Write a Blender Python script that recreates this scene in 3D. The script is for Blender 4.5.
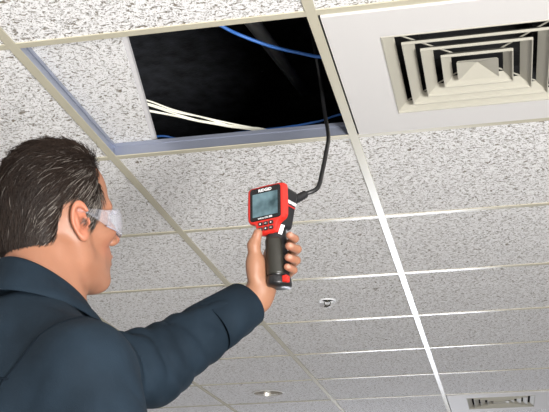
import bpy, bmesh, math, random
import numpy as np
from mathutils import Vector, Matrix
from mathutils.bvhtree import BVHTree

random.seed(7)
rng = np.random.default_rng(7)
scene = bpy.context.scene
COL = scene.collection
for o in list(bpy.data.objects):
    bpy.data.objects.remove(o)

# ------------------------------------------------------------------ camera
ZC = 2.25            # ceiling height (m)
S = 0.6096           # ceiling module (m)
cam_d = bpy.data.cameras.new('camera')
cam = bpy.data.objects.new('camera', cam_d)
COL.objects.link(cam)
RIGHT = Vector((0.97980525, 0.19961363, -0.0116651))
DOWN = Vector((-0.07800821, 0.32788473, -0.94149154))
FWD = Vector((-0.18410973, 0.92338833, 0.33683468))
M = Matrix.Identity(4)
for i in range(3):
    M[i][0], M[i][1], M[i][2] = RIGHT[i], -DOWN[i], -FWD[i]
M.translation = Vector((0.9031, -1.8539, ZC - 1.0608))
cam.matrix_world = M
cam_d.sensor_width = 36
cam_d.sensor_fit = 'HORIZONTAL'
cam_d.lens = 36 * 1111.4 / 549
cam_d.clip_start = 0.05
scene.camera = cam

# ------------------------------------------------------------------ world, lights, exposure
world = bpy.data.worlds.new('world')
scene.world = world
world.use_nodes = True
bg = world.node_tree.nodes['Background']
bg.inputs[0].default_value = (0.76, 0.76, 0.84, 1)
bg.inputs[1].default_value = 0.42
scene.view_settings.view_transform = 'Standard'
scene.view_settings.look = 'None'
scene.view_settings.gamma = 1
scene.view_settings.use_curve_mapping = False
scene.view_settings.exposure = 0.0


def area(name, loc, target, size, power, color=(1, 1, 1), size_y=None):
    d = bpy.data.lights.new(name, 'AREA')
    d.energy = power
    d.color = color
    d.size = size
    if size_y:
        d.shape = 'RECTANGLE'
        d.size_y = size_y
    o = bpy.data.objects.new(name, d)
    COL.objects.link(o)
    o.location = loc
    o.rotation_euler = (Vector(target) - Vector(loc)).to_track_quat('-Z', 'Y').to_euler()
    return o


area('softbox_key', (2.45, -2.9, 0.42), (0.55, 2.4, 2.25), 0.9, 300, (1.0, 0.98, 0.955))
area('softbox_fill', (-0.7, -2.6, 1.0), (0.2, 0.2, 2.0), 1.0, 18, (1.0, 0.96, 0.9))
area('window_daylight', (0.22, 7.24, 0.72), (0.5, 0.0, 1.1), 1.2, 46, (0.88, 0.91, 1.0), 0.95)

# ------------------------------------------------------------------ helpers


def link(o, parent=None):
    COL.objects.link(o)
    if parent is not None:
        o.parent = parent
    return o


def empty(name, loc=(0, 0, 0), label=None, cat=None, group=None, kind=None):
    o = bpy.data.objects.new(name, None)
    o.empty_display_size = 0.05
    link(o)
    o.location = loc
    tag(o, label, cat, group, kind)
    return o


def tag(o, label=None, cat=None, group=None, kind=None):
    if label:
        o['label'] = label
    if cat:
        o['category'] = cat
    if group:
        o['group'] = group
    if kind:
        o['kind'] = kind
    return o


def mesh_obj(name, verts, faces, material, parent=None, smooth=False):
    me = bpy.data.meshes.new(name)
    me.from_pydata([tuple(v) for v in verts], [], [tuple(f) for f in faces])
    me.update()
    if material:
        me.materials.append(material)
    if smooth:
        me.shade_smooth()
    o = bpy.data.objects.new(name, me)
    return link(o, parent)


def bm_obj(name, bm, material, parent=None, smooth=False):
    bmesh.ops.recalc_face_normals(bm, faces=bm.faces)
    me = bpy.data.meshes.new(name)
    bm.to_mesh(me)
    bm.free()
    if material:
        me.materials.append(material)
    if smooth:
        me.shade_smooth()
    o = bpy.data.objects.new(name, me)
    return link(o, parent)


def add_box(bm, lo, hi, bevel=0, mat=None):
    r = bmesh.ops.create_cube(bm, size=1)
    vs = r['verts']
    for v in vs:
        v.co = Vector([lo[i] + (v.co[i] + .5) * (hi[i] - lo[i]) for i in range(3)])
    if mat is not None:
        for v in vs:
            v.co = mat @ v.co
    if bevel:
        es = list({e for v in vs for e in v.link_edges})
        bmesh.ops.bevel(bm, geom=es, offset=bevel, segments=2, affect='EDGES', profile=.5)


def smooth_path(pts, n=8):
    """Catmull-Rom through pts"""
    P = [Vector(p) for p in pts]
    P = [P[0] * 2 - P[1]] + P + [P[-1] * 2 - P[-2]]
    out = []
    for i in range(1, len(P) - 2):
        for k in range(n):
            t = k / n
            a, b, c, d = P[i - 1:i + 3]
            out.append(.5 * ((2 * b) + (c - a) * t + (2 * a - 5 * b + 4 * c - d) * t * t + (3 * b - a - 3 * c + d) * t ** 3))
    out.append(P[-2])
    return out


def tube(pts, r, sides=10, cap=True, closed=False):
    """verts, faces of a tube; r a number or one per point"""
    P = [Vector(p) for p in pts]
    n = len(P)
    R = [r] * n if isinstance(r, (int, float)) else list(r)
    V, F = [], []
    up = None
    for i in range(n):
        if closed:
            t = (P[(i + 1) % n] - P[i - 1]).normalized()
        else:
            t = (P[min(i + 1, n - 1)] - P[max(i - 1, 0)]).normalized()
        if up is None:
            up = Vector((0, 0, 1)) if abs(t.z) < .9 else Vector((1, 0, 0))
        u = (up - t * up.dot(t)).normalized()
        up = u
        w = t.cross(u)
        for k in range(sides):
            a = 2 * math.pi * k / sides
            V.append(P[i] + (u * math.cos(a) + w * math.sin(a)) * R[i])
    m = n if closed else n - 1
    for i in range(m):
        for k in range(sides):
            j = (i + 1) % n
            F.append((i * sides + k, i * sides + (k + 1) % sides, j * sides + (k + 1) % sides, j * sides + k))
    if cap and not closed:
        F.append(tuple(range(sides - 1, -1, -1)))
        F.append(tuple((n - 1) * sides + k for k in range(sides)))
    return V, F


def lathe(profile, n=48):
    """profile (r, z) revolved about z"""
    V, F = [], []
    for r, z in profile:
        for k in range(n):
            a = 2 * math.pi * k / n
            V.append((r * math.cos(a), r * math.sin(a), z))
    for i in range(len(profile) - 1):
        for k in range(n):
            F.append((i * n + k, i * n + (k + 1) % n, (i + 1) * n + (k + 1) % n, (i + 1) * n + k))
    return V, F


# ------------------------------------------------------------------ materials


def mat(name, color, rough=.5, metal=0, spec=.5, bump=None, var=None, **kw):
    m = bpy.data.materials.new(name)
    m.use_nodes = True
    nt = m.node_tree
    b = nt.nodes['Principled BSDF']
    b.inputs['Base Color'].default_value = (*color, 1)
    b.inputs['Roughness'].default_value = rough
    b.inputs['Metallic'].default_value = metal
    b.inputs['Specular IOR Level'].default_value = spec
    for k, v in kw.items():
        b.inputs[k].default_value = v
    tc = nt.nodes.new('ShaderNodeTexCoord')
    if var:
        sc, amt = var
        nz = nt.nodes.new('ShaderNodeTexNoise')
        nz.inputs['Scale'].default_value = sc
        nz.inputs['Detail'].default_value = 4
        nt.links.new(tc.outputs['Object'], nz.inputs['Vector'])
        rp = nt.nodes.new('ShaderNodeValToRGB')
        rp.color_ramp.elements[0].position = .3
        rp.color_ramp.elements[1].position = .7
        rp.color_ramp.elements[0].color = (*[c * (1 - amt) for c in color], 1)
        rp.color_ramp.elements[1].color = (*[min(1, c * (1 + amt)) for c in color], 1)
        nt.links.new(nz.outputs['Fac'], rp.inputs['Fac'])
        nt.links.new(rp.outputs['Color'], b.inputs['Base Color'])
    if bump:
        sc, st, dist = bump
        nz = nt.nodes.new('ShaderNodeTexNoise')
        nz.inputs['Scale'].default_value = sc
        nz.inputs['Detail'].default_value = 3
        nt.links.new(tc.outputs['Object'], nz.inputs['Vector'])
        bp = nt.nodes.new('ShaderNodeBump')
        bp.inputs['Strength'].default_value = st
        bp.inputs['Distance'].default_value = dist
        nt.links.new(nz.outputs['Fac'], bp.inputs['Height'])
        nt.links.new(bp.outputs['Normal'], b.inputs['Normal'])
    return m


def tile_material():
    m = bpy.data.materials.new('fissured_mineral_fibre')
    m.use_nodes = True
    nt = m.node_tree
    N = nt.nodes.new
    L = nt.links.new
    b = nt.nodes['Principled BSDF']
    b.inputs['Roughness'].default_value = .95
    b.inputs['Specular IOR Level'].default_value = .1
    geo = N('ShaderNodeTexCoord')
    oi = N('ShaderNodeObjectInfo')
    mp = N('ShaderNodeVectorMath')
    mp.operation = 'ADD'
    sc = N('ShaderNodeVectorMath')
    sc.operation = 'SCALE'
    sc.inputs[3].default_value = 37.0
    cmb = N('ShaderNodeCombineXYZ')
    L(oi.outputs['Random'], cmb.inputs[0])
    L(oi.outputs['Random'], cmb.inputs[1])
    L(cmb.outputs[0], sc.inputs[0])
    L(geo.outputs['Object'], mp.inputs[0])
    L(sc.outputs[0], mp.inputs[1])
    # warp so the fissures wander
    wn = N('ShaderNodeTexNoise')
    wn.inputs['Scale'].default_value = 26
    wn.inputs['Detail'].default_value = 2
    L(mp.outputs[0], wn.inputs['Vector'])
    ws = N('ShaderNodeVectorMath')
    ws.operation = 'MULTIPLY_ADD'
    ws.inputs[1].default_value = (.045, .045, 0)
    L(wn.outputs['Color'], ws.inputs[0])
    L(mp.outputs[0], ws.inputs[2])
    st = N('ShaderNodeMapping')
    st.inputs['Rotation'].default_value = (0, 0, .35)
    st.inputs['Scale'].default_value = (104, 140, 60)
    L(ws.outputs[0], st.inputs['Vector'])
    n1 = N('ShaderNodeTexNoise')
    n1.inputs['Scale'].default_value = 1.0
    n1.inputs['Detail'].default_value = 3.5
    n1.inputs['Roughness'].default_value = .62
    L(st.outputs[0], n1.inputs['Vector'])
    pit = N('ShaderNodeValToRGB')
    pit.color_ramp.elements[0].position = .36
    pit.color_ramp.elements[1].position = .455
    L(n1.outputs['Fac'], pit.inputs['Fac'])
    n2 = N('ShaderNodeTexNoise')
    n2.inputs['Scale'].default_value = 330
    n2.inputs['Detail'].default_value = 2
    L(mp.outputs[0], n2.inputs['Vector'])
    pin = N('ShaderNodeValToRGB')
    pin.color_ramp.elements[0].position = .30
    pin.color_ramp.elements[1].position = .42
    L(n2.outputs['Fac'], pin.inputs['Fac'])
    mul = N('ShaderNodeMath')
    mul.operation = 'MULTIPLY'
    L(pit.outputs['Color'], mul.inputs[0])
    L(pin.outputs['Color'], mul.inputs[1])
    cr = N('ShaderNodeMix')
    cr.data_type = 'RGBA'
    cr.inputs['A'].default_value = (.27, .24, .195, 1)
    cr.inputs['B'].default_value = (.92, .92, .925, 1)
    L(mul.outputs[0], cr.inputs['Factor'])
    L(cr.outputs['Result'], b.inputs['Base Color'])
    bp = N('ShaderNodeBump')
    bp.inputs['Strength'].default_value = .8
    bp.inputs['Distance'].default_value = .004
    L(mul.outputs[0], bp.inputs['Height'])
    L(bp.outputs['Normal'], b.inputs['Normal'])
    return m


def attr_material(name, attr, rough, spec, dark=None, bump=None, sss=0):
    """material whose colour is carried by a colour attribute of the mesh"""
    m = bpy.data.materials.new(name)
    m.use_nodes = True
    nt = m.node_tree
    b = nt.nodes['Principled BSDF']
    b.inputs['Roughness'].default_value = rough
    b.inputs['Specular IOR Level'].default_value = spec
    a = nt.nodes.new('ShaderNodeAttribute')
    a.attribute_name = attr
    nt.links.new(a.outputs['Color'], b.inputs['Base Color'])
    if sss:
        b.inputs['Subsurface Weight'].default_value = sss
        b.inputs['Subsurface Radius'].default_value = (1, .35, .2)
        b.inputs['Subsurface Scale'].default_value = .006
    if bump:
        tc = nt.nodes.new('ShaderNodeTexCoord')
        nz = nt.nodes.new('ShaderNodeTexNoise')
        nz.inputs['Scale'].default_value = bump[0]
        nz.inputs['Detail'].default_value = 4
        nt.links.new(tc.outputs['Object'], nz.inputs['Vector'])
        bp = nt.nodes.new('ShaderNodeBump')
        bp.inputs['Strength'].default_value = bump[1]
        bp.inputs['Distance'].default_value = bump[2]
        nt.links.new(nz.outputs['Fac'], bp.inputs['Height'])
        nt.links.new(bp.outputs['Normal'], b.inputs['Normal'])
    return m


def clear_material(name, tint, alpha):
    m = bpy.data.materials.new(name)
    m.use_nodes = True
    nt = m.node_tree
    nt.nodes.clear()
    out = nt.nodes.new('ShaderNodeOutputMaterial')
    tr = nt.nodes.new('ShaderNodeBsdfTransparent')
    tr.inputs[0].default_value = (.96, .97, .98, 1)
    gl = nt.nodes.new('ShaderNodeBsdfPrincipled')
    gl.inputs['Base Color'].default_value = (*tint, 1)
    gl.inputs['Roughness'].default_value = .12
    mx = nt.nodes.new('ShaderNodeMixShader')
    fr = nt.nodes.new('ShaderNodeLayerWeight')
    fr.inputs['Blend'].default_value = .35
    ad = nt.nodes.new('ShaderNodeMath')
    ad.operation = 'MULTIPLY_ADD'
    ad.inputs[1].default_value = .26
    ad.inputs[2].default_value = alpha
    ad.use_clamp = True
    nt.links.new(fr.outputs['Facing'], ad.inputs[0])
    nt.links.new(ad.outputs[0], mx.inputs[0])
    nt.links.new(tr.outputs[0], mx.inputs[1])
    nt.links.new(gl.outputs[0], mx.inputs[2])
    nt.links.new(mx.outputs[0], out.inputs[0])
    return m


M_tile = tile_material()
M_tee = mat('painted_tee_steel', (.53, .50, .39), .27, spec=.6, bump=(40, .05, .002))
M_web = mat('galvanised_steel', (.34, .37, .46), .32, metal=.6, bump=(60, .1, .002))
M_plate = mat('white_enamel', (.65, .64, .63), .6, spec=.3, bump=(12, .03, .004))
M_louver = mat('cream_enamel', (.42, .405, .345), .5, spec=.3)
M_black = mat('matt_black_paint', (.006, .006, .007), .8, bump=(30, .4, .01))
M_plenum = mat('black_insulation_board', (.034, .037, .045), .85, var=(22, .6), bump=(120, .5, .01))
M_lit_fold = mat('caught_light_grey', (.75, .8, .85), .6)  # pale grey imitates light caught on black facing
M_floor = mat('grey_carpet', (.30, .28, .26), .95, var=(60, .2), bump=(300, .4, .004))
M_blue = mat('blue_cable_jacket', (.05, .19, .62), .4)
M_white_cable = mat('white_cable_jacket', (.88, .87, .76), .45)
M_rubber = mat('black_rubber', (.012, .012, .013), .42)
M_tool_black = mat('black_plastic', (.012, .012, .013), .35)
M_grip = mat('olive_black_grip', (.022, .021, .016), .38, bump=(400, .15, .001))
M_red = mat('red_plastic', (.56, .022, .014), .34)
M_gloss = mat('gloss_black_fascia', (.006, .006, .007), .12)
M_print = mat('white_print', (.8, .8, .8), .5)
M_redprint = mat('red_print', (.6, .03, .03), .5)
M_chrome = mat('brushed_reflector', (.42, .39, .34), .3, metal=1)
M_bulb = mat('frosted_bulb', (.62, .62, .58), .5, spec=.2)
M_white = mat('white_gloss', (.85, .87, .88), .3)
M_brass = mat('dark_brass', (.05, .045, .03), .35, metal=.6)
M_shirt = mat('navy_twill', (.0095, .0178, .0275), .80, spec=.14, var=(14, .22), bump=(700, .4, .0015))
M_thread = mat('navy_stitching', (.0035, .0065, .0105), .9, spec=.1)
M_trouser = mat('charcoal_twill', (.03, .03, .034), .85, bump=(700, .3, .001))
M_shoe = mat('black_leather', (.015, .012, .01), .4)
M_button = mat('tan_button', (.45, .38, .26), .4)
M_skin = attr_material('skin', 'tone', .48, .4, bump=(220, .12, .0015), sss=.12)
M_hair = attr_material('hair', 'tone', .5, .28)
M_lens = clear_material('clear_polycarbonate', (.66, .66, .72), .09)
M_lens_edge = clear_material('clear_polycarbonate_edge', (.45, .44, .52), .45)

# ------------------------------------------------------------------ the setting
floor = bm = bmesh.new()
add_box(bm, (-4.2, -5, -.05), (4.2, 8.2, 0))
floor = tag(bm_obj('floor', bm, M_floor), kind='structure')

ceiling = empty('ceiling', (0, 0, ZC), kind='structure')
ceiling['label'] = 'suspended ceiling of white fissured tiles in a cream metal grid'
U0, U1, V0, V1 = -5, 6, -6, 12
TT = .016                                       # tile thickness


def square_tile(half, z0, z1, hole=0):
    bm = bmesh.new()
    if not hole:
        add_box(bm, (-half, -half, z0), (half, half, z1), .0015)
        return bm
    n = 32
    rings = []
    for z in (z0, z1):
        inner, outer = [], []
        for k in range(n):
            a = 2 * math.pi * k / n + math.pi / 4
            c, s = math.cos(a), math.sin(a)
            q = half / max(abs(c), abs(s))
            inner.append(bm.verts.new((hole * c, hole * s, z)))
            outer.append(bm.verts.new((q * c, q * s, z)))
        rings.append((inner, outer))
    (i0, o0), (i1, o1) = rings
    for k in range(n):
        j = (k + 1) % n
        bm.faces.new((i0[k], i0[j], o0[j], o0[k]))
        bm.faces.new((i1[k], o1[k], o1[j], i1[j]))
        bm.faces.new((i0[k], i1[k], i1[j], i0[j]))
        bm.faces.new((o0[k], o0[j], o1[j], o1[k]))
    return bm


proto = None
HOLES = {(0, 3): .026, (-1, 6): .076}
SKIP = {(0, 0), (1, 0), (1, 7)}
for u in range(U0, U1):
    for v in range(V0, V1):
        if (u, v) in SKIP:
            continue
        if (u, v) in HOLES:
            t = bm_obj('ceiling_tile', square_tile(.300, .002, .002 + TT, HOLES[(u, v)]), M_tile, ceiling)
        elif proto is None:
            t = proto = bm_obj('ceiling_tile', square_tile(.300, .002, .002 + TT), M_tile, ceiling)
        else:
            t = link(proto.copy(), ceiling)
        t.location = ((u + .5) * S + random.uniform(-.0015, .0015), (v + .5) * S + random.uniform(-.0015, .0015), random.uniform(0, .0012))
        t.rotation_euler = (0, 0, random.choice((0, math.pi)))


def tee_mesh(length, along_y, fl=.0105, web=.038):
    """inverted T with a bulb on top of the web; flange painted, web galvanised"""
    bm = bmesh.new()
    h = length / 2
    add_box(bm, (-fl, -h, -.0008), (fl, h, .0016))
    nf = len(bm.faces)
    add_box(bm, (-.0012, -h, .0016), (.0012, h, web))
    add_box(bm, (-.0035, -h, web - .009), (.0035, h, web))
    bmesh.ops.recalc_face_normals(bm, faces=bm.faces)
    me = bpy.data.meshes.new('tee')
    if not along_y:
        for v in bm.verts:
            v.co = Vector((v.co.y, -v.co.x, v.co.z))
    bm.to_mesh(me)
    bm.free()
    me.materials.append(M_tee)
    me.materials.append(M_web)
    for i, p in enumerate(me.polygons):
        p.material_index = 0 if i < nf else 1
    return me


runner_me = tee_mesh((V1 - V0) * S, True)
cross_me = tee_mesh(S - .0035, False, .0098)
for u in range(U0, U1 + 1):
    o = link(bpy.data.objects.new('main_runner', runner_me), ceiling)
    o.location = (u * S, (V0 + V1) / 2 * S, 0)
for u in range(U0, U1):
    for v in range(V0, V1 + 1):
        o = link(bpy.data.objects.new('cross_tee', cross_me), ceiling)
        o.location = ((u + .5) * S, v * S, .0006)

# far and left walls, with the low window that throws daylight along the ceiling
M_wall = mat('painted_plaster', (.66, .65, .63), .9, bump=(80, .1, .002))
M_pane = mat('daylit_pane', (.6, .68, .75), .1, **{'Emission Color': (.8, .88, 1, 1), 'Emission Strength': 1.0})
wy = V1 * S + .03
bm = bmesh.new()
wx0, wx1, wz0, wz1 = -.42, .86, .20, 1.24
for lo, hi in (((U0 * S, wy, 0), (wx0, wy + .1, ZC)), ((wx1, wy, 0), (U1 * S, wy + .1, ZC)), ((wx0, wy, 0), (wx1, wy + .1, wz0)), ((wx0, wy, wz1), (wx1, wy + .1, ZC))):
    add_box(bm, lo, hi)
tag(bm_obj('wall_back', bm, M_wall), kind='structure')
bm = bmesh.new()
add_box(bm, (U0 * S - .13, V0 * S, 0), (U0 * S - .03, wy, ZC))
tag(bm_obj('wall_left', bm, M_wall), kind='structure')
win = empty('window_1', (.22, wy, wz0), kind='structure')
bm = bmesh.new()
for lo, hi in (((-.64, .0, 0), (-.60, .06, 1.04)), ((.60, .0, 0), (.64, .06, 1.04)), ((-.60, .0, 0), (.60, .06, .04)), ((-.60, .0, 1.0), (.60, .06, 1.04)), ((-.015, .0, .04), (.015, .06, 1.0))):
    add_box(bm, lo, hi)
bm_obj('window_frame', bm, M_plate, win)
for sx in (-1, 1):
    bm = bmesh.new()
    add_box(bm, (min(sx * .015, sx * .60), .03, .04), (max(sx * .015, sx * .60), .036, 1.0))
    bm_obj('pane', bm, M_pane, win)

# dark space above the ceiling: roof deck, and added sides that block world light
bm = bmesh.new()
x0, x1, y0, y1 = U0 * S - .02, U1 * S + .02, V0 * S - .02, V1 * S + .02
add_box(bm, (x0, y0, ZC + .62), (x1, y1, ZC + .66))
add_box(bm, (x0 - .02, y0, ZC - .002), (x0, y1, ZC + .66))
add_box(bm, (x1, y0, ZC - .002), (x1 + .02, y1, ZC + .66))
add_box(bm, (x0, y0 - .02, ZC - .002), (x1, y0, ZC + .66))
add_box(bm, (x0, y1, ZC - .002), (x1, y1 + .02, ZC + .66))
tag(bm_obj('trim_1', bm, M_plenum), 'black roof deck above the suspended ceiling, with added sides that block outside light', kind='structure')

# ------------------------------------------------------------------ things in and above the opening
def tegular_tile(half):
    bm = bmesh.new()
    rows = [[bm.verts.new((sx * a, sy * a, z)) for sx, sy in ((-1, -1), (1, -1), (1, 1), (-1, 1))] for a, z in
            ((half - .009, .0), (half - .0085, .005), (half, .0055), (half, .020))]
    for p, q in zip(rows, rows[1:]):
        for k in range(4):
            j = (k + 1) % 4
            bm.faces.new((p[k], p[j], q[j], q[k]))
    bm.faces.new(rows[0])
    bm.faces.new(rows[-1])
    return bm


loose = bm_obj('ceiling_tile_loose', tegular_tile(.300), M_tile)
loose.name = 'loose_ceiling_tile'
loose.location = (-.139, .310, ZC + .0395)
loose.rotation_euler = (0, 0, math.radians(10.8))
loose.data.materials.append(mat('tile_edge_paint', (.66, .65, .66), .8))
for p in loose.data.polygons:
    if p.area < .05:
        p.material_index = 1
tag(loose, 'fissured white ceiling tile pushed aside, lying on the grid beside the dark opening', 'ceiling tile')

# tapered tube for a fold of black facing, caught light in its pale colour
d0, d1 = Vector((.16, .30, ZC + .60)), Vector((.385, 1.25, ZC + .44))
V, F = tube([d0, d0.lerp(d1, .5), d1], [.03, .024, .016], 20)
o = mesh_obj('facing_fold', V, F, M_lit_fold, smooth=True)
tag(o, 'fold of black insulation facing in the void above the opening, the light it catches put into its pale colour', 'facing_fold')


def cable(name, pts, r, material, label, cat, group=None, sides=8):
    V, F = tube(smooth_path([(p[0], p[1], p[2] + ZC) for p in pts], 8), r, sides)
    o = mesh_obj(name, V, F, material, smooth=True)
    return tag(o, label, cat, group)


cable('data_cable', [(.05, .10, .34), (.20, .25, .26), (.339, .356, .20), (.382, .377, .18), (.446, .408, .16), (.514, .42, .14), (.567, .413, .12), (.598, .42, .13), (.598, .46, .30), (.57, .52, .615)], .0042, M_blue,
      'bright blue data cable sagging across the upper side of the ceiling opening', 'cable')
cable('data_cable', [(-.22, .80, .075), (.045, .755, .112), (.12, .775, .110), (.19, .79, .112), (.296, .775, .113), (.422, .752, .105), (.505, .738, .106), (.61, .715, .108), (.9, .72, .055)], .003, M_blue,
      'thin blue data cable lying low behind the bundle of white wires', 'cable')
for k in range(5):
    j = [Vector((rng.normal(0, .006), rng.normal(0, .006), rng.normal(0, .004))) for _ in range(9)]
    base = [(-.16, .58, .125), (-.02, .575, .132), (.068, .595, .132), (.149, .640, .120), (.206, .668, .108), (.295, .69, .09), (.37, .685, .070), (.46, .71, .036), (.56, .80, .03)]
    f = [1, 1, 1.3, 1.0, .8, .5, .4, .5, 1]
    off = (k - 2) * .004
    pts = [(b[0] + j[i].x * f[i], b[1] + j[i].y * f[i] * .6 - off * .4 * f[i], b[2] + j[i].z * f[i] + off * f[i] + .004) for i, b in enumerate(base)]
    cable('white_wire', pts, .0022, M_white_cable, 'white wire in the bundle sagging over the edge of the opening', 'wire', 'bundle of white wires')

# ------------------------------------------------------------------ air diffusers


def make_diffuser(name, loc, label):
    root = empty(name, loc, label, 'air vent', 'square ceiling air diffusers')
    W, Q = .2895, .186
    bm = bmesh.new()
    zb, zt = -.0045, .004

    def ring(a, z):
        return [bm.verts.new((sx * a, sy * a, z)) for sx, sy in ((-1, -1), (1, -1), (1, 1), (-1, 1))]
    o0, i0, i1, o1 = ring(W, zb), ring(Q, zb), ring(Q - .002, zt + .01), ring(W, zt)
    for a, b in ((o0, i0), (i0, i1), (i1, o1), (o1, o0)):
        for k in range(4):
            j = (k + 1) % 4
            bm.faces.new((a[k], a[j], b[j], b[k]))
    bm_obj('face_plate', bm, M_plate, root)
    # outer collar and the three louver rings: square cones flaring downwards
    for a, top, h in ((Q - .0005, .022, .0135), (.1475, .022, .0135), (.1125, .022, .0135), (.0735, .018, .012)):
        bm = bmesh.new()
        lo, lo2 = ring(a, -.006), ring(a - .0022, -.006)
        lip, lip2 = ring(a, -.0005), ring(a - .0022, -.0005)
        up, up2 = ring(a - top, h), ring(a - top - .0022, h)
        for p, q in ((lo, lip), (lip, up), (up, up2), (up2, lip2), (lip2, lo2), (lo2, lo)):
            for k in range(4):
                j = (k + 1) % 4
                bm.faces.new((p[k], p[j], q[j], q[k]))
        bm_obj('louver', bm, M_louver, root)
    # closed centre cone, a shallow pyramid
    bm = bmesh.new()
    lo, up, ap = ring(.043, -.006), ring(.040, -.001), bm.verts.new((0, 0, .013))
    topv = bm.verts.new((0, 0, .016))
    for k in range(4):
        j = (k + 1) % 4
        bm.faces.new((lo[k], lo[j], up[j], up[k]))
        bm.faces.new((lo[j], lo[k], ap))
        bm.faces.new((up[k], up[j], topv))
    bm_obj('centre_cone', bm, M_louver, root)
    # corner struts that carry the cones
    for k in range(4):
        a = math.pi / 4 + k * math.pi / 2
        bm = bmesh.new()
        mt = Matrix.Rotation(a, 4, 'Z')
        add_box(bm, (.05, -.0014, .0135), (.225, .0014, .0155), 0, mt)
        bm_obj('strut', bm, M_louver, root)
    # dark box and neck above
    bm = bmesh.new()
    b0, b1, n1, n2 = ring(Q - .001, .006), ring(Q - .001, .085), ring(.12, .09), ring(.12, .24)
    for p, q in ((b0, b1), (b1, n1), (n1, n2)):
        for k in range(4):
            j = (k + 1) % 4
            bm.faces.new((p[k], p[j], q[j], q[k]))
    bm.faces.new(n2)
    bm_obj('plenum_box', bm, M_black, root)
    return root


make_diffuser('air_diffuser', (1.5 * S, .49 * S + .003, ZC), 'square white air diffuser in the panel next to the ceiling opening')
make_diffuser('air_diffuser', (1.5 * S, 7.5 * S, ZC), 'square air diffuser several tiles away, beyond the sprinkler and near the recessed downlight')

# ------------------------------------------------------------------ sprinkler and downlight
sp = empty('sprinkler_head', (.5 * S, 3.5 * S, ZC), 'small ceiling sprinkler with a round white escutcheon ring', 'sprinkler')
V, F = lathe([(.0252, .006), (.0255, -.0008), (.0300, -.0022), (.0335, -.0008), (.0325, .0022)], 40)
mesh_obj('escutcheon', V, F, M_white, sp, True)
V, F = lathe([(.0256, .001), (.024, .03), (.001, .031)], 32)
mesh_obj('cup', V, F, M_black, sp, True)
V, F = lathe([(.0001, .03), (.007, .03), (.007, .004), (.005, .0), (.005, -.004), (.0001, -.004)], 16)
mesh_obj('plug', V, F, M_brass, sp, True)
for s in (-1, 1):
    V, F = tube(smooth_path([(s * .006, 0, .002), (s * .011, 0, -.006), (s * .009, 0, -.014), (0, 0, -.019)], 5), .0018, 8)
    mesh_obj('frame_arm', V, F, M_brass, sp, True)
V, F = lathe([(.0001, -.0185), (.011, -.0185), (.0135, -.0205), (.011, -.0215), (.0001, -.0225)], 24)
mesh_obj('deflector', V, F, M_brass, sp, True)

dl = empty('recessed_downlight', (-.5 * S, 6.5 * S, ZC), 'round recessed downlight with a mirrored cone and a white bulb', 'downlight')
V, F = lathe([(.0755, .006), (.077, -.002), (.086, -.003), (.088, .0018)], 56)
mesh_obj('trim_ring', V, F, M_plate, dl, True)
V, F = lathe([(.0760, .0), (.070, .03), (.058, .07), (.040, .10), (.001, .105)], 56)
mesh_obj('reflector_cone', V, F, M_chrome, dl, True)
V, F = lathe([(.0001, .000), (.010, .003), (.014, .012), (.014, .03), (.010, .05), (.010, .10)], 24)
mesh_obj('bulb', V, F, M_bulb, dl, True)

# ------------------------------------------------------------------ implicit surfaces for the organic shapes


def dot(a, b):
    return np.einsum('ij,ij->i', a, b)


def caps(P, a, b, ra, rb=None):
    rb = ra if rb is None else rb
    a, b = np.array(a, float), np.array(b, float)
    ab = b - a
    t = np.clip((P - a) @ ab / (ab @ ab + 1e-12), 0, 1)
    return np.linalg.norm(P - a - t[:, None] * ab, axis=1) - (ra + (rb - ra) * t)


def ell(P, c, r, Rm=None):
    q = P - np.array(c, float)
    if Rm is not None:
        q = q @ np.array(Rm)
    r = np.array(r, float)
    k0 = np.linalg.norm(q / r, axis=1)
    k1 = np.linalg.norm(q / (r * r), axis=1) + 1e-9
    return k0 * (k0 - 1) / k1


def smin(a, b, k):
    h = np.maximum(k - np.abs(a - b), 0) / k
    return np.minimum(a, b) - h * h * k * .25


def smax(a, b, k):
    return -smin(-a, -b, k)


def rot(axis, deg):
    return np.array(Matrix.Rotation(math.radians(deg), 3, axis))


def polysd(x, z, poly):
    """signed distance to a polygon in a plane, negative inside"""
    d = np.full(len(x), 1e9)
    ins = np.zeros(len(x), bool)
    n = len(poly)
    for i in range(n):
        (ax, az), (bx, bz) = poly[i], poly[(i + 1) % n]
        ex, ez = bx - ax, bz - az
        t = np.clip(((x - ax) * ex + (z - az) * ez) / (ex * ex + ez * ez), 0, 1)
        d = np.minimum(d, np.hypot(x - ax - t * ex, z - az - t * ez))
        c = ((az > z) != (bz > z)) & (x < (bx - ax) * (z - az) / (bz - az + 1e-12) + ax)
        ins ^= c
    return np.where(ins, -d, d)


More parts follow.
